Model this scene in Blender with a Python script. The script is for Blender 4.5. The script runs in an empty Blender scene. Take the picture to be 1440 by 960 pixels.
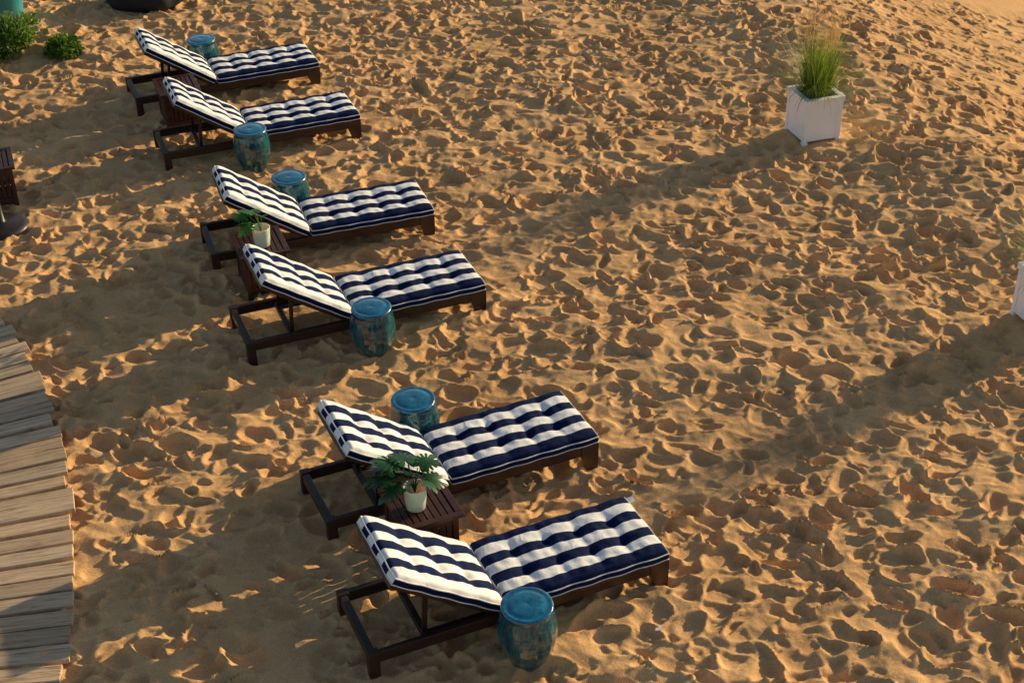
import bpy, bmesh, math, random, numpy as np
from mathutils import Matrix, Vector
random.seed(7); rng=np.random.default_rng(11)
scene=bpy.context.scene
COL=scene.collection
SUN_AZ=math.radians(34); SUN_EL=math.radians(15.5)

# ------------------------------------------------------------ node helpers
def new_mat(name):
    m=bpy.data.materials.new(name); m.use_nodes=True
    nt=m.node_tree; b=nt.nodes['Principled BSDF']
    return m,nt,b
def tex_coord(nt,scale=(1,1,1),kind='Object'):
    tc=nt.nodes.new('ShaderNodeTexCoord'); mp=nt.nodes.new('ShaderNodeMapping')
    mp.inputs['Scale'].default_value=scale
    nt.links.new(tc.outputs[kind],mp.inputs['Vector']); return mp.outputs[0]
def noise(nt,vec,scale,detail=4,rough=.55,dist=0.):
    n=nt.nodes.new('ShaderNodeTexNoise'); n.inputs['Scale'].default_value=scale
    n.inputs['Detail'].default_value=detail; n.inputs['Roughness'].default_value=rough
    n.inputs['Distortion'].default_value=dist
    nt.links.new(vec,n.inputs['Vector']); return n.outputs['Fac']
def ramp(nt,fac,stops):
    r=nt.nodes.new('ShaderNodeValToRGB'); e=r.color_ramp.elements
    while len(e)<len(stops): e.new(.5)
    for i,(p,c) in enumerate(stops):
        e[i].position=p; e[i].color=(*c,1)
    nt.links.new(fac,r.inputs['Fac']); return r.outputs['Color']
def mix(nt,a,b,fac,mode='MIX'):
    m=nt.nodes.new('ShaderNodeMix'); m.data_type='RGBA'; m.blend_type=mode
    for s,v in ((0,fac),(6,a),(7,b)):
        if isinstance(v,(int,float)): m.inputs[s].default_value=v
        elif isinstance(v,tuple): m.inputs[s].default_value=(*v,1)
        else: nt.links.new(v,m.inputs[s])
    return m.outputs[2]
def bump(nt,b,h,strength,dist,prev=None):
    n=nt.nodes.new('ShaderNodeBump'); n.inputs['Strength'].default_value=strength
    n.inputs['Distance'].default_value=dist; nt.links.new(h,n.inputs['Height'])
    if prev is not None: nt.links.new(prev,n.inputs['Normal'])
    nt.links.new(n.outputs[0],b.inputs['Normal']); return n.outputs[0]
def setc(nt,b,c):
    if isinstance(c,tuple): b.inputs['Base Color'].default_value=(*c,1)
    else: nt.links.new(c,b.inputs['Base Color'])

# ------------------------------------------------------------ materials
def mat_sand():
    m,nt,b=new_mat('sand'); v=tex_coord(nt)
    c1=ramp(nt,noise(nt,v,.9,5,.62),[(.3,(.67,.385,.172)),(.7,(.88,.54,.255))])
    g=ramp(nt,noise(nt,v,180,2,.8),[(.34,(.50,.45,.42)),(.5,(.95,.95,.95)),(.68,(1.12,1.11,1.1))])
    c=mix(nt,c1,g,.9,'MULTIPLY'); setc(nt,b,c)
    b.inputs['Roughness'].default_value=.95; b.inputs['Specular IOR Level'].default_value=.1
    bump(nt,b,noise(nt,v,36,5,.78),.6,.013)
    return m
def mat_wood(name,a,bcol,rough=.5,axis=(3,40,40)):
    m,nt,b=new_mat(name); v=tex_coord(nt,axis)
    setc(nt,b,ramp(nt,noise(nt,v,1.2,5,.6,.4),[(.3,a),(.7,bcol)]))
    b.inputs['Roughness'].default_value=rough
    bump(nt,b,noise(nt,v,2.5,4,.6),.25,.003); return m
def mat_board():
    m,nt,b=new_mat('weathered_plank')
    uv=nt.nodes.new('ShaderNodeUVMap'); mp=nt.nodes.new('ShaderNodeMapping'); mp.inputs['Scale'].default_value=(1.5,26,1)
    nt.links.new(uv.outputs[0],mp.inputs[0]); v=mp.outputs[0]
    c=ramp(nt,noise(nt,v,1.6,7,.72,.5),[(.32,(.16,.10,.06)),(.46,(.58,.405,.25)),(.70,(.84,.61,.39))])
    at=nt.nodes.new('ShaderNodeAttribute'); at.attribute_name='tone'
    c=mix(nt,c,at.outputs['Color'],1.,'MULTIPLY')
    v2=tex_coord(nt)
    sp=ramp(nt,noise(nt,v2,5,6,.7),[(.56,(0,0,0)),(.72,(.6,.6,.6))])
    c=mix(nt,c,mix(nt,(.76,.48,.24),at.outputs['Color'],.6,'MULTIPLY'),sp); setc(nt,b,c)
    b.inputs['Roughness'].default_value=.85
    bump(nt,b,noise(nt,v,2.2,6,.7,.4),.9,.010); return m
def mat_fabric(name,col,sheen=.0,spec=.3):
    m,nt,b=new_mat(name); v=tex_coord(nt)
    f=ramp(nt,noise(nt,v,14,4,.6),[(.3,tuple(x*.9 for x in col)),(.7,col)])
    setc(nt,b,f); b.inputs['Roughness'].default_value=.85
    b.inputs['Specular IOR Level'].default_value=spec
    b.inputs['Sheen Weight'].default_value=sheen; b.inputs['Sheen Roughness'].default_value=.5
    bump(nt,b,noise(nt,v,15,4,.62,.8),.45,.015); return m
def mat_glaze():
    m,nt,b=new_mat('teal_glaze')
    v=tex_coord(nt,(36,36,2.2)); v2=tex_coord(nt)
    base=ramp(nt,noise(nt,v,1.0,5,.62,.3),[(.30,(.001,.011,.026)),(.45,(.002,.052,.080)),(.58,(.005,.125,.150)),(.67,(.03,.17,.14)),(.76,(.22,.17,.07))])
    top=ramp(nt,noise(nt,v2,14,6,.68,.8),[(.3,(.002,.045,.11)),(.5,(.005,.13,.25)),(.7,(.012,.22,.35)),(.84,(.10,.17,.16))])  # blue top glaze, colour brightened to paint in the sky's highlight
    sx=nt.nodes.new('ShaderNodeSeparateXYZ'); nt.links.new(v2,sx.inputs[0])
    mr=nt.nodes.new('ShaderNodeMapRange'); mr.inputs[1].default_value=.375; mr.inputs[2].default_value=.405
    nt.links.new(sx.outputs[2],mr.inputs[0])
    c=mix(nt,base,top,mr.outputs[0]); setc(nt,b,c)
    b.inputs['Roughness'].default_value=.12; b.inputs['Coat Weight'].default_value=1.; b.inputs['Coat Roughness'].default_value=.03
    bump(nt,b,noise(nt,v,1.6,4,.6),.4,.007); return m
def mat_simple(name,col,rough=.5,var=.12,scale=10,**kw):
    m,nt,b=new_mat(name); v=tex_coord(nt)
    setc(nt,b,ramp(nt,noise(nt,v,scale,5,.6),[(.3,tuple(x*(1-var) for x in col)),(.7,tuple(min(1,x*(1+var)) for x in col))]))
    b.inputs['Roughness'].default_value=rough
    for k,val in kw.items(): b.inputs[k.replace('_',' ')].default_value=val
    bump(nt,b,noise(nt,v,scale*3,4,.6),.15,.004)
    return m
def mat_leaf(name,c1,c2,rough=.4,trans=0.):
    m,nt,b=new_mat(name)
    at=nt.nodes.new('ShaderNodeAttribute'); at.attribute_name='tone'
    sx=nt.nodes.new('ShaderNodeSeparateColor'); nt.links.new(at.outputs['Color'],sx.inputs[0])
    c=mix(nt,c1,c2,sx.outputs[0]); setc(nt,b,c); b.inputs['Roughness'].default_value=rough
    if trans:
        t=nt.nodes.new('ShaderNodeBsdfTranslucent'); nt.links.new(c,t.inputs['Color'])
        ms=nt.nodes.new('ShaderNodeMixShader'); ms.inputs[0].default_value=trans
        nt.links.new(b.outputs[0],ms.inputs[1]); nt.links.new(t.outputs[0],ms.inputs[2])
        nt.links.new(ms.outputs[0],nt.nodes['Material Output'].inputs[0])
    return m
M=dict(sand=mat_sand(), wood=mat_wood('dark_stained_wood',(.018,.007,.005),(.055,.022,.013),.42),
  twood=mat_wood('side_table_wood',(.030,.009,.006),(.085,.028,.016),.45),
  navy=mat_fabric('navy_canvas',(.003,.012,.062),.0,.12), white=mat_fabric('white_canvas',(.95,.94,.92),.1),
  pipe=mat_fabric('piping',(.86,.84,.81)), glaze=mat_glaze(), board=mat_board(),
  planter=mat_simple('white_painted_planter',(.93,.93,.93),.45,.02,6),
  soil=mat_simple('potting_soil',(.05,.035,.02),.95,.3,40),
  vase=mat_simple('pale_green_glaze',(.74,.84,.66),.3,.10,12,Subsurface_Weight=.2,Coat_Weight=.3),
  leaf=mat_leaf('monstera_leaf',(.008,.045,.016),(.025,.11,.025),.3,.2),
  leaf_sunlit=mat_leaf('sunlit_leaf',(.03,.13,.02),(.10,.30,.04),.35,.3),  # brighter copy of the monstera green, with sunlight painted into the colour
  grass=mat_leaf('grass_blade',(.09,.19,.02),(.42,.50,.07),.55,.4),
  plume=mat_leaf('grass_plume',(.50,.30,.13),(.78,.50,.24),.7,.4),
  shrub=mat_leaf('shrub_leaf',(.05,.13,.02),(.20,.32,.05),.5,.35),
  metal=mat_simple('dark_metal',(.03,.022,.018),.4,.2,20),
  black=mat_simple('black_fabric',(.012,.012,.016),.85,.2,20),
  teal=mat_simple('teal_paint',(.05,.32,.35),.4,.1,8),
  paper=mat_simple('paper',(.8,.78,.74),.8,.05,20))

# ------------------------------------------------------------ mesh helpers
def empty(name,loc=(0,0,0),rz=0.):
    o=bpy.data.objects.new(name,None); o.empty_display_size=.2
    o.location=loc; o.rotation_euler=(0,0,rz); COL.objects.link(o); return o
def obj(name,me,parent=None,mw=None):
    o=bpy.data.objects.new(name,me); COL.objects.link(o)
    if parent: o.parent=parent
    if mw is not None: o.matrix_local=mw
    return o
class MB:
    def __init__(s): s.v=[];s.f=[];s.m=[];s.t=[];s.uv=[]
    def add(s,vs,fs,mi=0,tone=0.5,uvs=None):
        o=len(s.v); s.v+= [tuple(x) for x in vs]
        for k,f in enumerate(fs):
            s.f.append(tuple(i+o for i in f)); s.m.append(mi); s.t.append(tone)
            s.uv.append([uvs[i] for i in f] if uvs else [(0,0)]*len(f))
    def box(s,x0,x1,y0,y1,z0,z1,mi=0,mat=None,tone=.5,uvoff=None):
        vs=[Vector((x,y,z)) for z in (z0,z1) for y in (y0,y1) for x in (x0,x1)]
        uv=[(v.x+uvoff,v.y+uvoff*3.7) for v in vs] if uvoff is not None else None
        if mat is not None: vs=[mat@v for v in vs]
        s.add(vs,[(0,2,3,1),(4,5,7,6),(0,1,5,4),(2,6,7,3),(0,4,6,2),(1,3,7,5)],mi,tone,uv)
    def beam(s,a,b,w,h,mi=0):
        a=Vector(a);b=Vector(b);d=b-a;q=d.to_track_quat('X','Z').to_matrix().to_4x4()
        s.box(0,d.length,-w/2,w/2,-h/2,h/2,mi,Matrix.Translation(a)@q)
    def mesh(s,name,mats,smooth=False,tone=False,uv=False):
        me=bpy.data.meshes.new(name); me.from_pydata(s.v,[],s.f)
        for m in mats: me.materials.append(m)
        me.polygons.foreach_set('material_index',s.m)
        if smooth: me.polygons.foreach_set('use_smooth',[True]*len(s.f))
        if tone:
            a=me.color_attributes.new('tone','FLOAT_COLOR','CORNER'); arr=[]
            for f,t in zip(s.f,s.t):
                tt=t if isinstance(t,tuple) else (t,t,t)
                arr+= [tt[0],tt[1],tt[2],1.]*len(f)
            a.data.foreach_set('color',arr)
        if uv:
            l=me.uv_layers.new(name='UVMap'); arr=[]
            for u in s.uv:
                for q in u: arr+= [q[0],q[1]]
            l.data.foreach_set('uv',arr)
        me.update(); return me
def bevel(o,w=.004,seg=2):
    b=o.modifiers.new('bevel','BEVEL'); b.width=w; b.segments=seg; b.limit_method='ANGLE'; b.angle_limit=.6
def lathe(prof,n=64,mod=None):
    mb=MB(); vs=[];fs=[]
    for r,z in prof:
        for i in range(n):
            a=2*math.pi*i/n; rr=r*(mod(a,z) if mod else 1)
            vs.append((rr*math.cos(a),rr*math.sin(a),z))
    for j in range(len(prof)-1):
        for i in range(n):
            k=(i+1)%n; fs.append((j*n+i,j*n+k,(j+1)*n+k,(j+1)*n+i))
    mb.add(vs,fs); return mb

# ------------------------------------------------------------ terrain
def h2(ix,iy,seed):
    n=(ix*374761393+iy*668265263+seed*1442695041)&0xFFFFFFFF
    n=((n^(n>>13))*1274126177)&0xFFFFFFFF
    n=n^(n>>16)
    return (n&0xFFFF)/65535.0*2*np.pi
def perlin(x,y,seed):
    x0=np.floor(x).astype(np.int64);y0=np.floor(y).astype(np.int64)
    fx=x-x0;fy=y-y0
    def g(ix,iy,dx,dy):
        a=h2(ix,iy,seed); return np.cos(a)*dx+np.sin(a)*dy
    u=fx**3*(fx*(fx*6-15)+10);w=fy**3*(fy*(fy*6-15)+10)
    a=g(x0,y0,fx,fy);b=g(x0+1,y0,fx-1,fy);c=g(x0,y0+1,fx,fy-1);d=g(x0+1,y0+1,fx-1,fy-1)
    return (a*(1-u)+b*u)*(1-w)+(c*(1-u)+d*u)*w
gx=np.arange(-7.6,7.6,.0135); gy=np.concatenate([np.arange(5.4,12,.0125),np.arange(12,19.2,.018)])
def ext(a,far):
    s=[];d=.05;x=0.
    while x<far:
        x+=d;d*=1.35;s.append(x)
    s=np.array(s); return np.concatenate([a[0]-s[::-1],a,a[-1]+s])
X1=ext(gx,2500);Y1=ext(gy,2500)
X,Y=np.meshgrid(X1,Y1)
def smst(a,b,t):
    t=np.clip((t-a)/(b-a),0,1); return t*t*(3-2*t)
dc=(X-4.92)*.963+(Y-12.65)*.27
Zl=.075*perlin(X/3.1+3,Y/2.6,1)+.045*perlin(X/1.25,Y/1.05+9,2)
crest=.11*np.exp(-(dc/1.1)**2)-.25*np.log1p(np.exp(np.clip(dc,-20,40)/.5))*.5
crest=np.maximum(crest,-1.5)
Zl=Zl+crest
Zl*=np.exp(-np.maximum(0,np.hypot(X,Y-12)-14)/12)*.999
w1=.050*perlin(X*4.5,Y*4.5,21)+.018*perlin(X*12,Y*12,23)
w2=.050*perlin(X*4.5,Y*4.5,22)+.018*perlin(X*12,Y*12,24)
wx=X+w1; wy=Y+w2
Zf=.045*perlin(wx*3.2,wy*4.4,3)+.03*(.5-np.abs(perlin(wx*5.5,wy*7.5,13)))
inr=smst(0,1,1-np.clip(np.hypot(np.maximum(0,np.abs(X)-7.4),np.maximum(0,np.abs(Y-12.3)-6.8))/.8,0,1))
H=Zf.copy()
ax0,ax1,ay0,ay1=-7.8,7.8,5.2,19.4
NS=8800
cx=rng.uniform(ax0,ax1,NS);cy=rng.uniform(ay0,ay1,NS)
an=rng.normal(math.radians(8),math.radians(40),NS)
la=rng.uniform(.06,.150,NS);lb=la*rng.uniform(.38,.75,NS);dp=rng.uniform(.012,.037,NS)*(.45+la/.14)
sk=rng.uniform(-.45,.45,NS); rimk=rng.uniform(.15,.75,NS); rdir=rng.uniform(0,2*np.pi,NS); ex=rng.uniform(1.4,3.2,NS)
for i in range(NS):
    R=la[i]*1.8
    i0,i1=np.searchsorted(X1,[cx[i]-R,cx[i]+R]);j0,j1=np.searchsorted(Y1,[cy[i]-R,cy[i]+R])
    if i1-i0<3 or j1-j0<3: continue
    xx=wx[j0:j1,i0:i1]-cx[i];yy=wy[j0:j1,i0:i1]-cy[i]
    c,s=math.cos(an[i]),math.sin(an[i])
    p=(xx*c+yy*s)/la[i];q=(-xx*s+yy*c)/lb[i]
    q=q*(1+sk[i]*np.clip(p,-1.5,1.5))
    r=np.sqrt(p*p+q*q)
    h=H[j0:j1,i0:i1]; hc=.55*h.mean()
    w=1-smst(.72,1.10,r)
    bowl=hc-dp[i]*(1-np.minimum(r,1)**ex[i])*(1+.4*np.clip(p,-1,1))
    rim=np.clip(.5+.8*(p*math.cos(rdir[i])+q*math.sin(rdir[i])),0,1.2)
    H[j0:j1,i0:i1]=h*(1-w)+bowl*w+dp[i]*rimk[i]*rim*np.exp(-((r-1.07)/.14)**2)
crumb=perlin(X/.6,Y/.6,41)
H+=.010*perlin(wx*8,wy*10,5)+(.004+.0045*np.clip(crumb*2,-.8,1))*perlin(wx*20,wy*22,6)+.0027*perlin(X*38,Y*38,7)
H-=H[100:-100,100:-100].mean()
patch=perlin(X/.9+5,Y/.9,31)
amp=(1.04-.45*smst(.3,2.2,dc))*(1.0+.5*patch)
Z=Zl+H*inr*amp
for (px_,py_) in ((3.075,13.68),(4.34,10.1)):      # sand settled around the planters
    k=np.exp(-(np.hypot(X-px_,Y-py_)/.40)**4); Z=Z*(1-k)+k*(.012+.3*H)
def hz(x,y,r=.25):
    i0,i1=np.searchsorted(X1,[x-r,x+r]);j0,j1=np.searchsorted(Y1,[y-r,y+r])
    return float(Z[j0:j1,i0:i1].mean())
ny,nx=Z.shape
co=np.stack([X,Y,Z],-1).reshape(-1,3).astype(np.float32)
idx=np.arange(ny*nx).reshape(ny,nx)
quads=np.stack([idx[:-1,:-1],idx[:-1,1:],idx[1:,1:],idx[1:,:-1]],-1).reshape(-1,4).astype(np.int32)
me=bpy.data.meshes.new('sand'); me.vertices.add(len(co)); me.vertices.foreach_set('co',co.ravel())
me.loops.add(quads.size); me.loops.foreach_set('vertex_index',quads.ravel())
me.polygons.add(len(quads)); me.polygons.foreach_set('loop_start',np.arange(0,quads.size,4,dtype=np.int32))
me.update(calc_edges=True); me.polygons.foreach_set('use_smooth',np.ones(len(quads),bool)); me.materials.append(M['sand']); me.update()
obj('sand_beach_ground',me)

# ------------------------------------------------------------ chaise lounge
W=.607; ZF=.188; ZT=.264; XS=.879; XB=.213; ZB=.732; L=2.0
TH=math.atan2(ZB-ZT,XS-XB); BL=math.hypot(ZB-ZT,XS-XB)
NSTR=7
def make_frame():
    mb=MB()
    for y in (0.018,W-.018):
        mb.box(.06,1.90,y-.017,y+.017,ZF-.085,ZF-.004)
    for y0,y1 in ((-.006,.05),(W-.05,W+.006)):
        mb.box(-.004,.066,y0,y1,-.07,ZF)                     # head posts
        mb.add([(1.87,y0,ZF),(2.006,y0,ZF),(2.006,y1,ZF),(1.87,y1,ZF),(1.93,y0,-.07),(2.0,y0,-.07),(2.0,y1,-.07),(1.93,y1,-.07),
                (1.87,y0,ZF-.085),(2.006,y0,ZF-.085),(2.006,y1,ZF-.085),(1.87,y1,ZF-.085)],
               [(0,1,2,3),(0,8,9,1),(2,10,11,3),(1,9,10,2),(3,11,8,0),(8,4,5,9),(10,6,7,11),(9,5,6,10),(11,7,4,8),(4,7,6,5)])
    mb.box(.004,.05,.052,W-.052,ZF-.075,ZF-.006)           # head rail
    mb.box(1.94,1.985,.052,W-.052,ZF-.080,ZF-.006)
    mb.box(.36,.40,.037,W-.037,ZF-.075,ZF-.03)             # ratchet bars
    mb.box(.84,.88,.037,W-.037,ZF-.075,ZF-.012)
    mb.box(.402,.838,.085,.11,ZF-.072,ZF-.045); mb.box(.402,.838,W-.11,W-.085,ZF-.072,ZF-.045)
    x=.92
    while x<1.9:
        mb.box(x,x+.06,.037,W-.037,ZF-.028,ZF-.008); x+=.082
    return mb
def make_back_frame():
    mb=MB()   # local: x along back from hinge to head, z normal (0 = cushion underside)
    for y in (.04,W-.04): mb.box(0.01,BL-.052,y-.018,y+.018,-.038,-.004)
    x=.03
    while x<BL-.11:
        mb.box(x,x+.055,.062,W-.062,-.024,-.006); x+=.085
    mb.box(BL-.05,BL-.012,.02,W-.02,-.036,-.003)
    return mb
def cushion(Lc,nx_t,seed,odd,T=.076):
    # odd=1: outer stripes navy, odd=0: outer stripes white
    r_=random.Random(seed); Wc=W
    nu=int(Lc/.0115);nv=56; r=.024
    dx=Lc/nx_t; ntv=3; dy=Wc/ntv
    ph=r_.random()*9
    jit={(i,j):(r_.uniform(-.008,.008),r_.uniform(.7,1.25)) for i in range(nx_t+1) for j in range(4)}
    def top(s,t):
        x=s*Lc;y=t*Wc
        e=min(x,Lc-x,y,Wc-y); k=1-min(e/r,1); z=T-r+r*math.sqrt(max(0,1-k*k))
        inn=min(1,e/.06)
        px=min(1,abs(math.sin(math.pi*x/dx))/.6)**.7; py=min(1,abs(math.sin(math.pi*y/dy))/.5)**.8
        z+=inn*(.0080*px*(.5+.5*py)+.005*math.sin(math.pi*x/dx)**2)
        for i in range(1,nx_t):
            for j in range(1,ntv):
                jx,jd=jit[(i,j)]
                ddx=x-i*dx-jx; ddy=y-j*dy; d2=ddx*ddx+ddy*ddy
                if d2<.03:
                    z-=.019*jd*math.exp(-d2/.0009)+.009*jd*math.exp(-d2/.005)
        z+=.0028*math.sin(x*31+ph+y*17)*math.sin(y*39-ph*2+x*7)*inn+.002*math.sin(x*71-ph)*math.sin(y*13+ph)*inn
        wob=.004*math.sin(math.pi*x/dx)**2; wy=(t-.5)*Wc*(1+4*wob/Wc)
        wy+=.0035*math.sin(x*23+ph)*inn
        wob2=.005*math.sin(math.pi*y/dy)**2
        xx=x+(wob2 if s>.5 else -wob2)*abs(2*s-1)
        return (xx,wy,z)
    vs=[];fs=[];mi=[]
    for i in range(nu+1):
        for j in range(nv+1): vs.append(top(i/nu,j/nv))
    def sm_(j): return (((j*NSTR)//nv)+odd)%2
    for i in range(nu):
        for j in range(nv):
            a=i*(nv+1)+j; fs.append((a,a+nv+1,a+nv+2,a+1)); mi.append(sm_(j))
    per=[(i,0) for i in range(nu)]+[(nu,j) for j in range(nv)]+[(i,nv) for i in range(nu,0,-1)]+[(0,j) for j in range(nv,0,-1)]
    base=[i*(nv+1)+j for i,j in per]; n=len(per); rings=[base]
    for zz,out in ((T*.42,.004),(.008,.0),(0.,-.012)):
        ring=[]
        for (i,j),b in zip(per,base):
            x,y,z=vs[b]
            ox=(1 if i==nu else -1 if i==0 else 0)*out; oy=(1 if j==nv else -1 if j==0 else 0)*out
            ring.append(len(vs)); vs.append((x+ox,y+oy,zz))
        rings.append(ring)
    for a,b in zip(rings,rings[1:]):
        for k in range(n):
            k2=(k+1)%n; fs.append((a[k],b[k],b[k2],a[k2]))
            (i,j),(i2,j2)=per[k],per[k2]
            if i==i2 and i in (0,nu): mi.append(sm_(min(j,j2)))
            else: mi.append(1)
    fs.append(tuple(reversed(rings[-1]))); mi.append(1)
    me=bpy.data.meshes.new('cushion'); me.from_pydata(vs,[],fs)
    for mt in (M['white'],M['navy'],M['pipe']): me.materials.append(mt)
    bm=bmesh.new(); 
    me.polygons.foreach_set('material_index',mi)
    me.polygons.foreach_set('use_smooth',[True]*len(fs))
    bm.from_mesh(me)
    for rg,rr in ((rings[0],.0045),(rings[2],.0040)):
        pts=[Vector(vs[q]) for q in rg]; m=len(pts); allr=[]
        for k in range(m):
            t=(pts[(k+1)%m]-pts[k-1]).normalized(); nrm=t.cross(Vector((0,0,1))).normalized(); 
            c=pts[k]+nrm*.002; up=Vector((0,0,1))
            allr.append([bm.verts.new(c+rr*(math.cos(a)*nrm+math.sin(a)*up)) for a in [math.pi/3*h for h in range(6)]])
        for k in range(m):
            A=allr[k];B=allr[(k+1)%m]
            for h in range(6):
                f=bm.faces.new((A[h],A[(h+1)%6],B[(h+1)%6],B[h])); f.material_index=2; f.smooth=True
    for i in range(1,nx_t):
        for j in range(1,ntv):
            x=i*dx+jit[(i,j)][0];y=j*dy; p=top(x/Lc,y/Wc)
            mt=Matrix.Translation((p[0],p[1],p[2]+.001))@Matrix.Diagonal((1,1,.4,1))
            g=bmesh.ops.create_icosphere(bm,subdivisions=2,radius=.009,matrix=mt)
            for v in g['verts']:
                for f in v.link_faces: f.material_index=sm_(int(y/Wc*nv)); f.smooth=True
    bmesh.ops.recalc_face_normals(bm,faces=bm.faces)
    bm.to_mesh(me); bm.free(); me.update(); return me
frame_me=make_frame().mesh('chaise_frame',[M['wood']])
back_me=make_back_frame().mesh('chaise_back_frame',[M['wood']])
c_,s_=math.cos(TH),math.sin(TH)
T=.076
hinge=Vector((XS,0,ZT))-T*Vector((s_,0,c_))
BM=Matrix(((-c_,0,s_,hinge.x),(0,-1,0,W),(s_,0,c_,hinge.z),(0,0,0,1)))
strut=MB()
pt=hinge+Vector((-c_,0,s_))*BL*.62-Vector((s_,0,c_))*.03
for y in (.10,W-.10): strut.beam((pt.x,y,pt.z),(.385,y,ZF-.05),.022,.03)
strut.beam((pt.x,.09,pt.z),(pt.x,W-.09,pt.z),.026,.026)
strut_me=strut.mesh('chaise_prop',[M['wood']])
CH=[(-3.91,14.45,22.16),(-3.375,13.156,21.06),(-2.573,11.09,18.9),(-2.067,9.663,21.83),(-1.236,7.518,23.85),(-.873,6.272,23.28)]
for k,(x,y,a) in enumerate(CH):
    a=math.radians(a); z=hz(x+.9*math.cos(a)-.3*math.sin(a),y+.9*math.sin(a)+.3*math.cos(a),.7)
    z=max(-.03,min(.03,z))
    e=empty('chaise_lounge',(x,y,z),a)
    o=obj('frame',frame_me,e); bevel(o,.005)
    o=obj('back_frame',back_me,e,BM); bevel(o,.004)
    o=obj('prop_strut',strut_me,e)
    o=obj('seat_cushion',cushion(L-XS-.012,5,k*3+1,1),e,Matrix.Translation((XS+.012,W/2,ZF)))
    o=obj('back_cushion',cushion(BL,4,k*3+2,0),e,BM@Matrix.Translation((0,W/2,0)))
    if k==5:
        tg=MB(); tg.add([(0,0,0),(.05,.0,.002),(.052,.045,.012),(.004,.05,.006)],[(0,1,2,3)])
        obj('care_tag',tg.mesh('care_tag',[M['paper']]),e,Matrix.Translation((L-.0,W-.06,ZF+.05)))

# ------------------------------------------------------------ stools
def smooth01(t):
    t=max(0,min(1,t)); return t*t*(3-2*t)
def stool_mesh(seed):
    Hh=.41
    prof=[(.001,-.03),(.120,-.03),(.124,.0),(.128,.02)]
    for i in range(1,20):
        t=i/20; z=.02+t*(Hh-.055)
        r=.180-(.180-.152)*((t-.54)/.46)**2
        if t<.54: r=.128+(.180-.128)*math.sin(math.pi/2*t/.54)
        prof.append((r,z))
    prof+=[(.152,Hh-.034),(.158,Hh-.028),(.160,Hh-.016),(.156,Hh-.006),(.148,Hh-.002),(.135,Hh-.004),(.122,Hh-.006),(.110,Hh-.001),(.09,Hh+.002),(.05,Hh+.004),(.012,Hh+.004),(.001,Hh+.001)]
    def mod(a,z):
        k=smooth01((z-.03)/.06)*(1-smooth01((z-.31)/.05))
        return 1+.012*k*abs(math.sin(a*11+seed))
    return lathe(prof,132,mod).mesh('stool_body',[M['glaze']],smooth=True)
ST=[(-3.387,15.565),(-2.512,13.182),(-2.006,12.10),(-1.094,9.815),(-.709,8.572),(.061,6.447)]
for k,(x,y) in enumerate(ST):
    o=obj('ceramic_garden_stool',stool_mesh(k)); o.location=(x,y,max(-.02,min(.02,hz(x,y,.15)))); o.rotation_euler=(0,0,k*1.3)

# ------------------------------------------------------------ side tables
def table_mesh(w=.42,d=.48,h=.42):
    mb=MB()
    hw,hd=w/2,d/2
    fr=.045
    mb.box(-hw,hw,-hd,-hd+fr,h-.026,h);mb.box(-hw,hw,hd-fr,hd,h-.026,h)
    mb.box(-hw,-hw+fr,-hd+fr+.002,hd-fr-.002,h-.026,h);mb.box(hw-fr,hw,-hd+fr+.002,hd-fr-.002,h-.026,h)
    sw=(w-2*fr-.008)/7
    for i in range(7):
        x=-hw+fr+.006+i*sw; mb.box(x,x+sw-.009,-hd+fr+.002,hd-fr-.002,h-.022,h-.004)
    i_=.03
    for sx in (-1,1):
        for sy in (-1,1):
            cx_=sx*(hw-i_-.02);cy_=sy*(hd-i_-.02); mb.box(cx_-.02,cx_+.02,cy_-.02,cy_+.02,-.06,h-.028)
    for z in (.05,h-.085):
        for sy in (-1,1): y=sy*(hd-i_-.012); mb.box(-hw+.071,hw-.071,y-.01,y+.01,z,z+.05)
        for sx in (-1,1): x=sx*(hw-i_-.012); mb.box(x-.01,x+.01,-hd+.071,hd-.071,z,z+.05)
    m=6
    for i in range(m):
        t=(i+.5)/m
        for sy in (-1,1):
            x=-hw+.071+t*(w-.142); y=sy*(hd-i_-.014); mb.box(x-.019,x+.019,y-.006,y+.006,.101,h-.086)
        for sx in (-1,1):
            y=-hd+.071+t*(d-.142); x=sx*(hw-i_-.014); mb.box(x-.006,x+.006,y-.022,y+.022,.101,h-.086)
    mb.box(-hw+.05,hw-.05,-hd+.05,hd-.05,.03,.045)
    return mb.mesh('side_table',[M['twood']])
tme=table_mesh()
for x,y,a in ((-.609,7.431,23.5),(-2.11,10.90,20.),(-3.42,14.27,21.),(-4.86,12.56,20.)):
    o=obj('slatted_side_table',tme); o.location=(x,y,0); o.rotation_euler=(0,0,math.radians(a)); bevel(o,.003)

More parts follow.
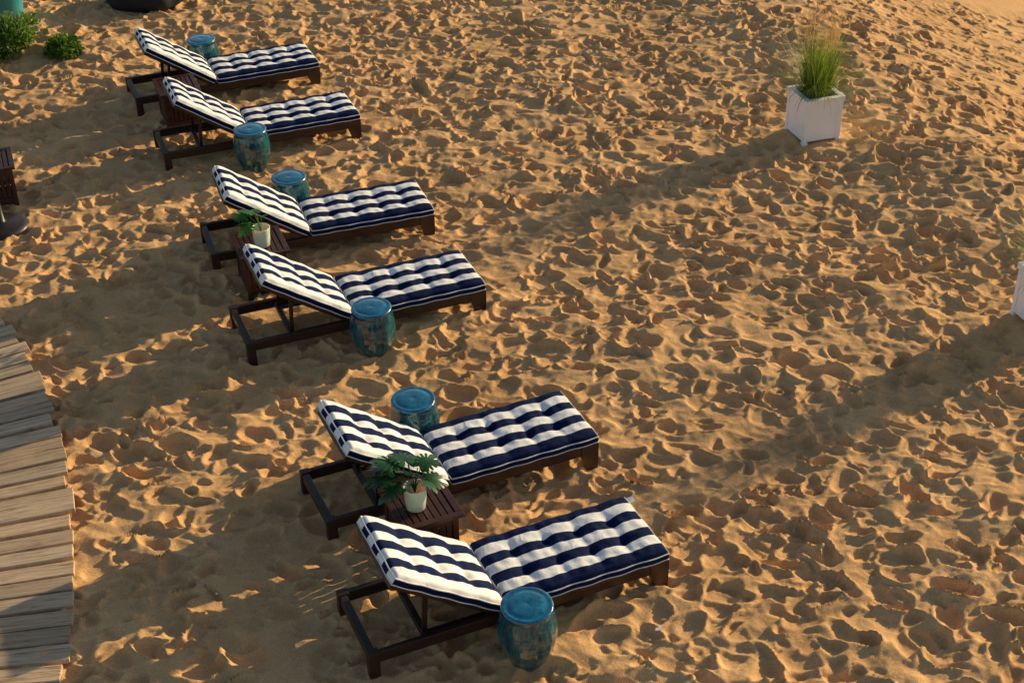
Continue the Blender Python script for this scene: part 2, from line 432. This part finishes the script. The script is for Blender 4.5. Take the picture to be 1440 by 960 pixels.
# ------------------------------------------------------------ monstera in vase
def leaf_outline():
    pts=[]
    def rad(a):
        aa=abs(a); base=.5*(1.05+.12*math.cos(a))
        if aa<.5: base*=1+.28*(1-aa/.5)**1.3
        if aa>2.6: base*=1-.78*((aa-2.6)/(math.pi-2.6))**1.2
        return base
    cuts=[.42,.85,1.28,1.71,2.12]
    N=150
    for i in range(N):
        a=-math.pi+2*math.pi*i/N
        r=rad(a)
        for c in cuts:
            d=abs(abs(a)-c)
            if d<.10: r*=.42+.58*(d/.10)**1.1
        pts.append((r*math.cos(a)*1.1,r*math.sin(a)*.95))
    return pts
LO=leaf_outline()
def monstera(x,y,z,leaves,vh,mat,seed):
    # leaves: (azimuth deg, lean deg, stem length, leaf size, droop rad)
    r_=random.Random(seed)
    e=empty('monstera_vase',(x,y,z))
    prof=[(.001,.0),(.056,.0),(.063,.006),(.071,vh*.5),(.075,vh*.93),(.078,vh),(.073,vh+.001),(.070,vh*.93),(.066,vh*.5),(.05,.02),(.001,.018)]
    obj('vase',lathe(prof,48).mesh('vase',[M['vase']],smooth=True),e)
    mb=MB()
    for i,(azd,ld,ln,S,droop) in enumerate(leaves):
        az=math.radians(azd+r_.uniform(-8,8)); tilt=math.radians(ld)
        base=Vector((0,0,vh-.05)); dirv=Vector((math.cos(az)*math.sin(tilt),math.sin(az)*math.sin(tilt),math.cos(tilt)))
        p1=base+Vector((dirv.x*.35,dirv.y*.35,1)).normalized()*.07; p2=p1+dirv*ln
        side=Vector((-math.sin(az),math.cos(az),0))
        for a,b in ((base,p1),(p1,p2)):
            w=.0032; up=(b-a).cross(side).normalized()*w; sd=side*w
            mb.add([a+sd,a+up,a-sd,a-up,b+sd,b+up,b-sd,b-up],[(0,1,5,4),(1,2,6,5),(2,3,7,6),(3,0,4,7)],0,.6)
        f=Vector((math.cos(az)*math.cos(droop),math.sin(az)*math.cos(droop),-math.sin(droop)))
        roll=r_.uniform(-.45,.45); nrm=f.cross(side).normalized()
        if nrm.z<0: nrm=-nrm
        sd=(side*math.cos(roll)+nrm*math.sin(roll)); n2=f.cross(sd)
        if n2.z<0:n2=-n2
        c0=p2+f*S*.42
        rings=(.34,.68,1.)
        def P(px,py):
            zz=-.40*px*px-.38*py*py+.14*abs(py)
            return c0+f*(px*S)+sd*(py*S)+n2*(zz*S)
        vs=[P(0,0)]
        n=len(LO)
        for rr in rings: vs+=[P(px*rr,py*rr) for px,py in LO]
        fs=[(0,1+k,1+(k+1)%n) for k in range(n)]
        for q in range(2):
            for k in range(n):
                k2=(k+1)%n; fs.append((1+q*n+k,1+(q+1)*n+k,1+(q+1)*n+k2,1+q*n+k2))
        mb.add(vs,fs,0,r_.uniform(.0,.9))
    obj('leaves',mb.mesh('monstera_leaves',[mat],smooth=True,tone=True),e)
monstera(-.634,7.368,.421,[(180,70,.10,.19,.1),(150,60,.12,.19,.0),(120,55,.12,.18,.1),(85,60,.10,.17,.2),(200,68,.06,.16,.3),(165,30,.13,.18,-.2),
   (60,40,.10,.16,.0),(20,50,.05,.15,.3),(330,30,.06,.12,.1),(130,20,.14,.17,.0),(100,80,.07,.15,.5)],.17,M['leaf'],3)
monstera(-2.075,10.84,.421,[(190,60,.08,.15,.2),(155,50,.10,.15,.0),(210,55,.06,.13,.3),(120,40,.10,.13,.1),(170,20,.11,.14,-.2),(80,35,.06,.09,.1)],.17,M['leaf_sunlit'],8)

# ------------------------------------------------------------ planters with grass
def planter(x,y,yaw,S=.43,h=.48,seed=1,nb=760):
    c,s=math.cos(yaw),math.sin(yaw)
    cx_=x+c*S/2-s*S/2; cy_=y+s*S/2+c*S/2
    e=empty('planter_with_ornamental_grass',(cx_,cy_,0),yaw)
    mb=MB(); q=S/2
    t=.03
    B=q-.022; 
    mb.box(-B,B,-B,-B+t,.03,h-.03);mb.box(-B,B,B-t,B,.03,h-.03)
    mb.box(-B,-B+t,-B+t,B-t,.03,h-.03);mb.box(B-t,B,-B+t,B-t,.03,h-.03)
    for z0,z1,o_ in ((h-.05,h,.0),(h-.065,h-.051,-.010)):
        a=q+o_; bI=B-t-.004
        mb.box(-a,a,-a,-bI,z0,z1);mb.box(-a,a,bI,a,z0,z1);mb.box(-a,-bI,-bI,bI,z0,z1);mb.box(bI,a,-bI,bI,z0,z1)
    for sx in (-1,1):
        for sy in (-1,1):
            X0,X1_=sorted((sx*(B-.03),sx*(B+.010)));Y0,Y1_=sorted((sy*(B-.03),sy*(B+.010)))
            mb.box(X0,X1_,Y0,Y1_,.029,h-.066)
            X0,X1_=sorted((sx*(B-.035),sx*(B+.018)));Y0,Y1_=sorted((sy*(B-.035),sy*(B+.018)))
            mb.box(X0,X1_,Y0,Y1_,-.10,.028)
    for sy in (-1,1):
        Y0,Y1_=sorted((sy*B,sy*(B+.006))); mb.box(-B+.031,B-.031,Y0,Y1_,.035,.075)
        mb.box(Y0,Y1_,-B+.031,B-.031,.035,.075)
    o=obj('box',mb.mesh('planter_box',[M['planter']]),e); bevel(o,.004)
    sm=MB(); n=14
    r_=random.Random(seed); g=[(-q+.05+i*(2*q-.1)/n,-q+.05+j*(2*q-.1)/n,h-.055+.02*r_.random()) for i in range(n+1) for j in range(n+1)]
    sm.add(g,[(i*(n+1)+j,(i+1)*(n+1)+j,(i+1)*(n+1)+j+1,i*(n+1)+j+1) for i in range(n) for j in range(n)])
    obj('soil',sm.mesh('soil',[M['soil']],smooth=True),e)
    gb=MB()
    def blade(b,az,lean,ln,w,bend,mi,tone,n=6):
        vs=[];p=Vector(b);ang=lean
        side=Vector((-math.sin(az),math.cos(az),0))
        for i in range(n+1):
            t=i/n; ww=w*(1-t**1.6)*(.6+.4*min(1,t*4))+.0006
            vs+= [p-side*ww/2,p+side*ww/2]
            p=p+Vector((math.cos(az)*math.sin(ang),math.sin(az)*math.sin(ang),math.cos(ang)))*ln/n
            ang+=bend/n*(.4+1.2*t)
        gb.add(vs,[(2*i,2*i+1,2*i+3,2*i+2) for i in range(n)],mi,tone)
        return p
    for i in range(nb):
        az=r_.uniform(0,6.283); rr=.12*math.sqrt(r_.random())
        b=(rr*math.cos(az),rr*math.sin(az),h-.05); a2=az+r_.uniform(-.7,.7)
        ln=r_.uniform(.35,.76); lean=abs(r_.gauss(0,.25)); bend=r_.uniform(.1,1.2)
        if r_.random()<.33: lean+=.42; bend+=1.6; ln*=.88
        blade(b,a2,lean,ln,r_.uniform(.005,.010),bend,0,min(1,max(0,r_.gauss(.5,.3))))
    for i in range(95):
        az=r_.uniform(0,6.283); rr=.06*math.sqrt(r_.random())
        b=(rr*math.cos(az),rr*math.sin(az),h-.05)
        lean=abs(r_.gauss(0,.14)); ln=r_.uniform(.55,.98)
        tip=blade(b,az,lean,ln*.8,.004,.15,0,.9,4)
        for k in range(9):
            blade(tip-Vector((0,0,.014*k)),r_.uniform(0,6.28),r_.uniform(.1,.5),r_.uniform(.05,.11),.0035,.3,1,r_.random(),2)
    obj('grass',gb.mesh('ornamental_grass',[M['grass'],M['plume']],tone=True),e)
planter(2.937,13.409,.314,seed=4)
planter(4.20,9.83,.314,seed=9)

# ------------------------------------------------------------ boardwalk
C0=Vector((-11.63,5.36,0)); R0=8.97
bw=MB(); pitch=.158; rb=random.Random(5)
a=math.radians(-22)
while a<math.radians(62):
    rin=R0-1.9+rb.uniform(-.03,.03); rout=R0+rb.uniform(-.035,.03)
    tm=Matrix.Translation(C0)@Matrix.Rotation(a+rb.uniform(-.002,.002),4,'Z')@Matrix.Translation((0,0,.028+rb.uniform(-.005,.005)))@Matrix.Rotation(rb.uniform(-.04,.04),4,'X')
    w=rb.uniform(.124,.138)
    tone=rb.uniform(.66,1.15); tw=rb.uniform(-.05,.05)
    bw.box(rin,rout,-w/2,w/2,0,.038,0,tm,(tone+tw,tone,tone-tw),rb.uniform(0,60))
    a+=pitch/R0
# dark sheet below the planks, painting in the shade of the gaps
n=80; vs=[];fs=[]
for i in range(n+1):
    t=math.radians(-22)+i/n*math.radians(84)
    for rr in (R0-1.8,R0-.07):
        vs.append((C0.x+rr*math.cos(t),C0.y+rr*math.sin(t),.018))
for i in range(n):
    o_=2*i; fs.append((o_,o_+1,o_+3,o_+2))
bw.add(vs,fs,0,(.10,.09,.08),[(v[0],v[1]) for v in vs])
o=obj('wooden_boardwalk',bw.mesh('boardwalk',[M['board']],tone=True,uv=True)); bevel(o,.005)

# ------------------------------------------------------------ shrubs
def shrub(x,y,r,h,seed,n=2600):
    r_=random.Random(seed); mb=MB()
    cl=[(r_.uniform(-1,1)*r*.7,r_.uniform(-1,1)*r*.7,r_.uniform(.15,.8)*h,r_.uniform(.25,.5)*r,r_.uniform(.1,.9)) for _ in range(18)]
    for i in range(n):
        cx_,cy_,cz_,cr,tn=r_.choice(cl)
        v=Vector((r_.gauss(0,1),r_.gauss(0,1),r_.gauss(0,1))).normalized()*cr*r_.uniform(.6,1.1)
        p=Vector((cx_,cy_,cz_))+v
        if p.z<.0: continue
        s=r_.uniform(.022,.048); d=(v.normalized()+Vector((r_.uniform(-.6,.6),r_.uniform(-.6,.6),r_.uniform(-.3,.6)))).normalized()
        u=d.cross(Vector((r_.random(),r_.random(),r_.random()))).normalized()
        mb.add([p-u*s*.45,p+d*s*.5+Vector((0,0,.004)),p+u*s*.45,p-d*s*.9],[(0,1,2,3)],0,max(0,min(1,tn+r_.uniform(-.25,.25))))
    for i in range(14):
        a_=r_.uniform(0,6.28); q=Vector((math.cos(a_)*r*.5,math.sin(a_)*r*.5,h*.6))
        sd=Vector((-math.sin(a_),math.cos(a_),0))*.006
        mb.add([Vector((0,0,-.05))-sd,Vector((0,0,-.05))+sd,q+sd*.4,q-sd*.4],[(0,1,2,3)],0,0.)
    o=obj('beach_shrub',mb.mesh('shrub',[M['shrub']],tone=True)); o.location=(x,y,0)
shrub(-6.05,16.05,.60,.44,2,6500)
shrub(-5.14,16.12,.28,.20,6,2000)

# ------------------------------------------------------------ small edge objects
st=lathe([(.001,.0),(.25,.0),(.255,.012),(.25,.035),(.20,.055),(.06,.07),(.045,.08),(.035,.30),(.03,.34),(.02,.345),(.02,.30),(.001,.29)],56).mesh('umbrella_stand',[M['metal']],smooth=True)
o=obj('umbrella_stand',st); o.location=(-4.66,11.96,.02)
pt_=lathe([(.001,-.03),(.17,-.03),(.185,.05),(.21,.30),(.235,.42),(.245,.44),(.225,.44),(.21,.40),(.001,.39)],56).mesh('teal_pot',[M['teal']],smooth=True)
o=obj('teal_pot',pt_); o.location=(-6.02,17.15,0)
bb=lathe([(.001,-.03),(.30,-.03),(.40,.04),(.43,.13),(.40,.22),(.31,.29),(.16,.33),(.001,.34)],56,lambda a,z:1+.05*math.sin(a*5+z*9)+.02*math.sin(a*11)).mesh('black_beanbag',[M['black']],smooth=True)
o=obj('black_beanbag',bb); o.location=(-4.48,17.84,0); o.scale=(1.2,1,1)
rp=random.Random(3)
pm=MB()
for (x,y,s) in ((.87,6.64,.03),(2.2,8.1,.012),(-1.9,7.0,.012),(.4,9.9,.012),(-2.4,9.2,.014),(3.1,11.2,.015),(1.4,12.8,.014),(2.9,7.4,.012)):
    z=hz(x,y,.05)+.012; a_=rp.uniform(0,3)
    ca,sa=math.cos(a_)*s,math.sin(a_)*s
    pm.add([(x-ca,y-sa,z),(x+sa,y-ca,z+.008),(x+ca,y+sa,z+.002),(x-sa*.8,y+ca,z+.01)],[(0,1,2,3)])
obj('shell_fragments',pm.mesh('shell_fragments',[M['paper']]))

# ------------------------------------------------------------ light
w=bpy.data.worlds.new('World'); scene.world=w; w.use_nodes=True
nt=w.node_tree; sky=nt.nodes.new('ShaderNodeTexSky'); sky.sky_type='NISHITA'; sky.sun_disc=False
sky.sun_elevation=SUN_EL; sky.sun_rotation=math.pi/2-SUN_AZ
bg=nt.nodes['Background']; bg.inputs['Strength'].default_value=.11
nt.links.new(sky.outputs[0],bg.inputs['Color'])
sl=bpy.data.lights.new('sun','SUN'); sl.energy=5.; sl.angle=math.radians(.5); sl.color=(1.,.785,.46)
so=bpy.data.objects.new('sun',sl); COL.objects.link(so)
d=Vector((math.cos(SUN_EL)*math.cos(SUN_AZ),math.cos(SUN_EL)*math.sin(SUN_AZ),math.sin(SUN_EL)))
so.rotation_euler=d.to_track_quat('Z','Y').to_euler(); so.location=d*30

# ------------------------------------------------------------ camera
th=math.radians(33.053); ro=math.radians(-1.006)
r0=Vector((1,0,0)); fw=Vector((0,math.cos(th),-math.sin(th))); up=Vector((0,math.sin(th),math.cos(th)))
Rv=math.cos(ro)*r0+math.sin(ro)*up; Uv=-math.sin(ro)*r0+math.cos(ro)*up
cam=bpy.data.cameras.new('camera'); co_=bpy.data.objects.new('camera',cam); COL.objects.link(co_)
m=Matrix((( Rv.x,Uv.x,-fw.x,0),(Rv.y,Uv.y,-fw.y,0),(Rv.z,Uv.z,-fw.z,6.4685),(0,0,0,1)))
co_.matrix_world=m
cam.sensor_width=36; cam.lens=36*2077.8/1440; cam.clip_end=6000
scene.camera=co_
scene.view_settings.view_transform='Standard'; scene.view_settings.look='None'; scene.view_settings.exposure=0
